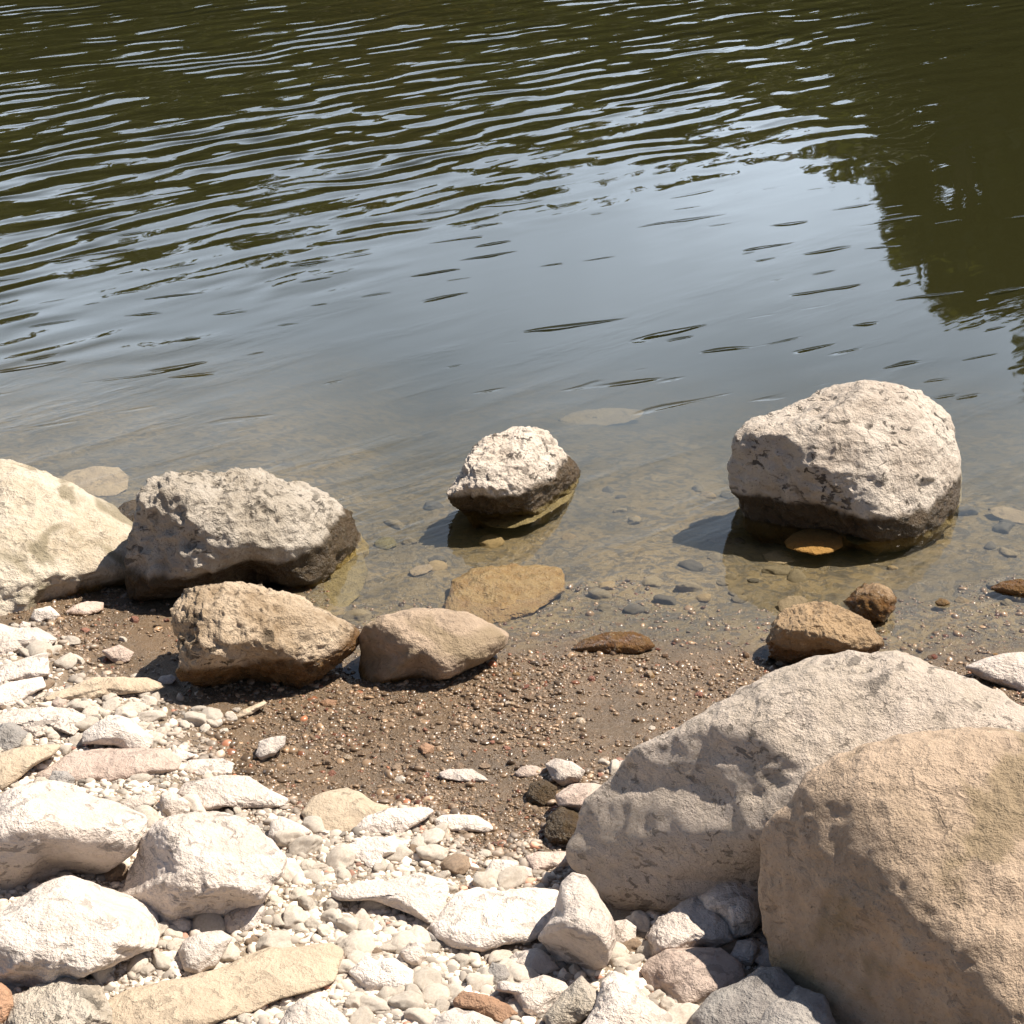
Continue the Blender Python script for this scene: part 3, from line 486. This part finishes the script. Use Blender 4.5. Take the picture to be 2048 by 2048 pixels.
stone(6, [(635,1740),(700,1712),(805,1720),(805,1752),(700,1760)], 'stone', 'small white pebble near the bottom edge between two white stones', 'pebble', 'white', **FL)
stone(6, [(690,1390),(750,1330),(830,1350),(840,1420),(800,1470),(720,1440)], 'stone', 'small pale stone above the white stone of the long tan slab', 'stone', 'pale', **MD)
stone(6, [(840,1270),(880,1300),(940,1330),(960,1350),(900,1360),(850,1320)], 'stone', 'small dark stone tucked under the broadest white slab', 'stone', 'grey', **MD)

# --- dry stones, right
stone(7, [(110,1030),(140,910),(180,870),(230,880),(268,930),(312,1000),(338,1050),(345,1110),(310,1195),(240,1212),(160,1192),(90,1150),(58,1105)], 'stone', 'upright white stone with shaded brown base left of the huge pale boulder foot', 'stone', 'pale', D=1., k=.55, planes=[((-.35,-.85,.4), .45)])
stone(7, [(320,1110),(345,1055),(390,1045),(430,1070),(432,1115),(390,1160),(330,1160)], 'stone', 'small round stone right of the upright white stone', 'stone', 'pale', **MD)
stone(7, [(655,965),(700,890),(750,840),(830,838),(885,880),(922,940),(925,1010),(880,1070),(815,1092),(770,1050),(700,1010)], 'stone', 'white egg shaped stone wedged between the two huge boulders', 'stone', 'white', D=1., k=.7, contact=(810,1140))
stone(7, [(468,1115),(520,1040),(600,980),(650,958),(720,990),(790,1045),(805,1110),(740,1130),(650,1140),(560,1172),(500,1175)], 'stone', 'rough white stone left of the egg shaped stone', 'stone', 'pale', rug=.8, contact=(600,1195), **MD)
stone(7, [(445,1255),(470,1210),(540,1170),(650,1155),(760,1145),(830,1200),(848,1250),(800,1312),(720,1325),(620,1368),(560,1345),(480,1315)], 'stone', 'smooth pinkish stone with flat top in front of the huge boulders', 'stone', 'pink', D=1., k=.75, ext=1.15)
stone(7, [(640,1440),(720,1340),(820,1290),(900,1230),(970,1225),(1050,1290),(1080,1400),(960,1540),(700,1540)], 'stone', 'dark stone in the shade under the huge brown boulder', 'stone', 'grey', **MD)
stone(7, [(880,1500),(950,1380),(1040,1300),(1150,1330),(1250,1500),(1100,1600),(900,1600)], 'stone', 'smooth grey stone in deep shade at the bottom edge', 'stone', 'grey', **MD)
stone(7, [(195,1480),(275,1390),(300,1290),(340,1250),(420,1290),(480,1350),(560,1400),(640,1480),(500,1560),(250,1560)], 'stone', 'pale pitted stone at the bottom edge, right of centre', 'stone', 'pale', rug=.5, **MD)
stone(7, [(1550,1465),(1600,1425),(1700,1412),(1770,1440),(1800,1510),(1560,1520)], 'stone', 'small white stone in the sun below the huge brown boulder', 'stone', 'white', **MD)
stone(7, [(790,1190),(820,1130),(880,1110),(910,1150),(880,1210),(830,1220)], 'stone', 'small pale stone behind the smooth pinkish stone', 'stone', 'pale', **MD)
stone(7, [(880,1200),(910,1145),(950,1160),(970,1215),(920,1230)], 'stone', 'small pale stone against the flank of the huge brown boulder', 'stone', 'white', **MD)

# ------------------------------------------------------------------ loose pebbles (individuals) and gravel (uncountable)
def inside(px, py, p):
    x, y = p[:, 0], p[:, 1]; x1, y1 = np.roll(x, -1), np.roll(y, -1)
    cnd = ((y > py) != (y1 > py)); xi = (x1-x)*(py-y)/np.where(y1 == y, 1e-9, y1-y)+x
    return bool((cnd & (px < xi)).sum() % 2)
BOX = [(p.min(0), p.max(0)) for p in POLYS]
def free(x, y, z):
    px, py = project(x, y, z)
    for p, (a, b) in zip(POLYS, BOX):
        if a[0] < px < b[0] and a[1] < py < b[1] and inside(px, py, p): return False
    return True
vd, vf = ico(4)
def peb_shape(seed, v):
    r = np.random.default_rng(seed); rad = np.ones(len(v))
    for _ in range(8):
        nn = r.normal(size=3); nn /= np.linalg.norm(nn); dt = v@nn; rad = np.minimum(rad, np.where(dt > .05, r.uniform(.58, .92)/np.maximum(dt, .05), 9))
    w = v*(rad+.10*fbm(v*1.7+seed, 3, seed))[:, None]*np.array([1, r.uniform(.6, .9), r.uniform(.38, .62)])
    return w
PM = {}
def pebble_mesh(i, mt):
    if (i, mt) not in PM:
        me = np_mesh('pebble', peb_shape(900+i, vd), vf); me.materials.append(M[mt]); PM[(i, mt)] = me
    return PM[(i, mt)]
M['peb_pale'] = rock_mat('pale_pebble', (.56, .49, .41), (.44, .37, .30), .3, bump=.12, pit_shade=.05, bscale=1.0, crack=0.)
M['silt'] = rock_mat('silted_cobble', (.20, .16, .10), (.145, .115, .07), .3, bump=.15, pit_shade=.05, wet=-.5, crack=0.)
M['silt_dark'] = rock_mat('dark_silted_cobble', (.10, .085, .065), (.075, .065, .05), .3, bump=.15, pit_shade=.05, wet=-.5, crack=0.)
M['silt_gold'] = rock_mat('golden_silted_cobble', (.28, .20, .10), (.20, .145, .07), .3, bump=.15, pit_shade=.05, wet=-.5, crack=0.)
M['peb_brown'] = rock_mat('brown_pebble', (.30, .21, .14), (.17, .12, .08), .4, bump=.12, pit_shade=.05, crack=0., rough=.5, wet_shade_col=(.15, .10, .06))
M['peb_red'] = rock_mat('red_pebble', (.33, .15, .10), (.22, .12, .08), .4, bump=.12, pit_shade=.05, crack=0., rough=.5, wet_shade_col=(.18, .09, .06))
cnt = {'dry': 0, 'wet': 0}; tries = 0
while (cnt['dry'] < 205 or cnt['wet'] < 85) and tries < 20000:
    tries += 1
    px, py = random.uniform(0, 2048), random.uniform(1230, 2048)
    g, _ = ground_hit(px, py); x, y, z = g
    wetz = z < .034
    if z < -.004: continue
    key = 'wet' if wetz else 'dry'
    if cnt[key] >= (85 if wetz else 205): continue
    if not free(x, y, z): continue
    s = (random.uniform(.007, .014) if wetz else random.uniform(.013, .036)*random.choice((1, 1, .7)))
    mt = random.choice(['peb_brown', 'peb_brown', 'peb_brown', 'peb_pale', 'peb_pale', 'peb_red']) if wetz else random.choice(['peb_pale']*12+['peb_brown'])
    o = bpy.data.objects.new('pebble', pebble_mesh(random.randrange(12), mt)); COL.objects.link(o)
    o.scale = (s, s, s); o.rotation_euler = (random.gauss(0, .2), random.gauss(0, .2), random.uniform(0, 6.28)); o.location = (x, y, z+s*.12)
    o['category'] = 'pebble'
    if wetz: o['label'] = 'small loose pebble lying on the brown wet gravel by the waterline'; o['group'] = 'loose pebbles on the wet gravel'
    else: o['label'] = 'small loose pebble lying among the dry shore stones'; o['group'] = 'loose pebbles among the dry stones'
    cnt[key] += 1

n_sub = 0
while n_sub < 46:
    px, py = random.uniform(-20, 2070), random.uniform(930, 1290)
    g, _ = ground_hit(px, py); x, y, z = g
    if z > -.012 or z < -.11 or not free(x, y, z): continue
    s_ = random.uniform(.016, .040)
    o = bpy.data.objects.new('submerged_cobble', pebble_mesh(random.randrange(12), random.choice(['silt', 'silt', 'silt_dark', 'silt_gold']))); COL.objects.link(o)
    o.scale = (s_, s_, s_*.8); o.rotation_euler = (random.gauss(0, .15), random.gauss(0, .15), random.uniform(0, 6.28)); o.location = (x, y, min(z+s_*.05, -.36*s_))
    o['category'] = 'cobble'; o['label'] = 'small silt covered cobble under the shallow water'; o['group'] = 'silt covered cobbles under the shallows'; n_sub += 1

def gravel(nwant, lev, smin, smed, sig):
    bases = [peb_shape(50+i, ico(lev)[0]) for i in range(8)]; f0 = ico(lev)[1]; nv = len(ico(lev)[0])
    px = rng.uniform(-40, 2090, nwant); py = rng.uniform(1120, 2090, nwant)
    dx = (px-1024)/1024*HALF; dy = -(py-1024)/1024*HALF
    dd = Fv[None]+Rv[None]*dx[:, None]+Uv[None]*dy[:, None]; t_ = -CAM_H/dd[:, 2]
    for _ in range(6):
        p = C0+dd*t_[:, None]; z = height(p[:, 0], p[:, 1]); t_ = (z-CAM_H)/dd[:, 2]
    p = C0+dd*t_[:, None]; x, y = p[:, 0], p[:, 1]; z = height(x, y)
    clump = fbm(np.stack([x, y, x*0], 1)*5, 2, 77)
    keep = (z > -.022) & (rng.uniform(size=nwant) < np.where(z < .0, .22, np.where(z < .035, .72+.75*clump, .72+.6*clump)))
    x, y, z = x[keep], y[keep], z[keep]; k_ = len(x)
    s = np.exp(rng.normal(math.log(smed), sig, k_)); s = np.clip(s*np.where(z > .03, 1.5, 1.0), smin, .014)
    V = np.zeros((k_, nv, 3)); bi = rng.integers(0, 8, k_); an = rng.uniform(0, 6.283, k_); tl = rng.normal(0, .25, k_)
    for i in range(8):
        m_ = bi == i; b_ = bases[i][None]*s[m_][:, None, None]; ca, sa = np.cos(an[m_])[:, None], np.sin(an[m_])[:, None]
        X = b_[..., 0]*ca-b_[..., 1]*sa; Y = b_[..., 0]*sa+b_[..., 1]*ca; Zz = b_[..., 2]+Y*tl[m_][:, None]
        V[m_] = np.stack([X, Y, Zz], 2)
    V += np.stack([x, y, z+s*rng.uniform(-.25, .2, k_)], 1)[:, None, :]
    F = (f0[None]+(np.arange(k_)*nv)[:, None, None]).reshape(-1, 3)
    tint = rng.uniform(.35, 1.35, k_); red = rng.uniform(size=k_) < np.where(z < .04, .06, .015); paler = rng.uniform(size=k_) < .10
    c = np.ones((k_, 4)); c[:, :3] = tint[:, None]; c[red, 1] *= .62; c[red, 2] *= .52; c[paler, :3] *= 1.7
    return V.reshape(-1, 3), F, np.repeat(c, nv, 0)
if True:
    g1 = gravel(80000, 2, .0024, .0041, .5); g2 = gravel(90000, 1, .0012, .0022, .3)
    me = np_mesh('gravel', np.vstack([g1[0], g2[0]]), np.vstack([g1[1], g2[1]+len(g1[0])])); cc_ = np.vstack([g1[2], g2[2]])
    at = me.color_attributes.new('tint', 'FLOAT_COLOR', 'POINT'); at.data.foreach_set('color', cc_.astype(np.float32).ravel())
    m, t, P = mat('gravel'); n = N(t); a = n('Attribute', attribute_name='tint'); pos, xyz = n.sepz()
    b1 = n.noise(pos, 3, 3, .6, .5); zz = n.math('SUBTRACT', xyz[2], n.math('MULTIPLY', n.math('SUBTRACT', b1, .5), .05))
    base = n.mix(n.ramp(zz, .030, .062), (.19, .125, .075), (.56, .48, .40)); base = n.mix(1., base, a.outputs['Color'], 'MULTIPLY')
    n.l(base, P.inputs['Base Color']); n.l(n.ramp(zz, .03, .06, .30, .85), P.inputs['Roughness'])
    me.materials.append(m)
    o = bpy.data.objects.new('gravel', me); COL.objects.link(o)
    o['kind'] = 'stuff'; o['category'] = 'gravel'; o['label'] = 'fine gravel, wet and brown at the waterline, pale and dry higher up the shore'
NG = len(cc_)

# ------------------------------------------------------------------ far bank trees, seen in the water
ml, t, P = mat('tree_leaves'); n = N(t); oi = n('ObjectInfo'); pos, xyz = n.sepz()
cc = n.mix(n.noise(pos, .5, 3), (.050, .060, .016), (.095, .085, .028)); cc = n.mix(n.ramp(oi.outputs['Random'], .6, 1, 0, .6), cc, (.11, .065, .02))
n.l(cc, P.inputs['Base Color']); P.inputs['Roughness'].default_value = .6
tl_ = n('BsdfTranslucent'); n.l(n.mix(1., cc, (1.6, 1.7, .9), 'MULTIPLY'), tl_.inputs[0]); ms_ = n('MixShader'); ms_.inputs[0].default_value = .4
n.l(P.outputs[0], ms_.inputs[1]); n.l(tl_.outputs[0], ms_.inputs[2]); n.l(ms_.outputs[0], t.nodes['Material Output'].inputs['Surface'])
mb, t, P = mat('tree_bark'); n = N(t); tc = n('TexCoord'); n.l(n.mix(n.noise(tc.outputs['Object'], 3, 4), (.10, .075, .05), (.05, .04, .03)), P.inputs['Base Color']); P.inputs['Roughness'].default_value = .9
def tree(x, y, H, Wd, label, seed, nleaf=5200, low=.12):
    r = np.random.default_rng(seed); z0 = float(height(x, y)[0])
    e = bpy.data.objects.new('tree', None); COL.objects.link(e); e.location = (x, y, z0)
    e['label'] = label; e['category'] = 'tree'; e['group'] = 'trees on the far bank'
    # clumps
    nc = 46; cl = []
    while len(cl) < nc:
        q = r.uniform(-1, 1, 3)
        if np.linalg.norm(q) > 1: continue
        h = low+(1-low)*(q[2]*.5+.5)
        prof = math.sin(math.pi*min(1, max(.05, (h-low*.5)/(1.0-low*.5)))**.75)*.5+.5*(1-h)**.5
        cl.append((q[0]*Wd*prof, q[1]*Wd*prof, H*(low+(.93-low)*(q[2]*.5+.5)), Wd*r.uniform(.26, .42)))
    cl = np.array(cl); pick = cl[r.integers(0, nc, nleaf)]
    d = r.normal(size=(nleaf, 3)); d /= np.linalg.norm(d, axis=1)[:, None]; d *= (r.uniform(size=(nleaf, 1))**.4)*pick[:, 3:4]; d[:, 2] *= .75
    cen = pick[:, :3]+d; a = r.normal(size=(nleaf, 3)); a /= np.linalg.norm(a, axis=1)[:, None]; b = np.cross(a, r.normal(size=(nleaf, 3))); b /= np.linalg.norm(b, axis=1)[:, None]
    sz = r.uniform(.13, .30, (nleaf, 1))*(H/11)
    V = np.stack([cen-a*sz, cen+b*sz*.6, cen+a*sz, cen-b*sz*.6], 1).reshape(-1, 3)
    me = np_mesh('crown', V, np.arange(nleaf*4).reshape(-1, 4), False); me.materials.append(ml)
    o = bpy.data.objects.new('crown', me); COL.objects.link(o); o.parent = e
    bm = bmesh.new()
    def limb(p, q, ra, rb):
        p, q = Vector(p), Vector(q); ax = (q-p); L_ = ax.length; mtx = Matrix.Translation((p+q)/2) @ ax.to_track_quat('Z', 'Y').to_matrix().to_4x4()
        bmesh.ops.create_cone(bm, cap_ends=True, segments=10, radius1=ra, radius2=rb, depth=L_, matrix=mtx)
    limb((0, 0, -.2), (0, 0, H*.45), H*.028, H*.017); limb((0, 0, H*.45), (.1, .1, H*.85), H*.017, H*.005)
    for c in cl[:9]: limb((0, 0, H*.2+c[2]*.3), tuple(c[:3]), H*.009, H*.003)
    me = bpy.data.meshes.new('trunk'); bm.to_mesh(me); bm.free(); me.materials.append(mb)
    o = bpy.data.objects.new('trunk', me); COL.objects.link(o); o.parent = e
def az(pxd): return math.atan((pxd*K-1024)/1024*HALF)
i = 0
for row, (dist, ddx) in enumerate(((47, 0), (52, 2.1), (58, 0.8))):
    for xx in np.arange(-24+ddx, 40, 3.5):
        # skyline about 16.5 deg at left, 13.3 deg towards the right
        pa = math.degrees(math.atan2(xx, dist)); el = np.interp(pa, [-15, -5, 10], [13.2, 12.0, 10.6])+random.uniform(-.7, .5)
        z0 = float(height(xx, dist)[0]); H = dist*math.tan(math.radians(el))+CAM_H-z0-.3
        if row: H *= .97
        i += 1; tree(xx, dist, H, 4.0, 'leafy green tree on the far bank, seen in the water', 300+i, 3600, .04)
# tall trees nearer on the right, their reflection fills the upper right
for (xx, yy, el, wd) in ((10.2, 43.0, 15.6, 2.6), (14.2, 43.5, 18.6, 4.6), (18.5, 44.0, 18.8, 4.2), (24, 45, 18, 4.5)):
    z0 = float(height(xx, yy)[0]); H = yy*math.tan(math.radians(el))+CAM_H-z0; i += 1
    tree(xx, yy, H, wd, 'tall broad tree of the far bank reflected at the upper right', 300+i, 9000, .02)
print('gravel', NG, 'pebbles', cnt)
for o in S.objects:
    if o.name.startswith('submerged') or o.name.startswith('flat_stone'):
        v = np.zeros(len(o.data.vertices)*3); o.data.vertices.foreach_get('co', v); print(o.name, 'top z %.3f' % (v[2::3].max()+o.location.z), o['label'][:50])
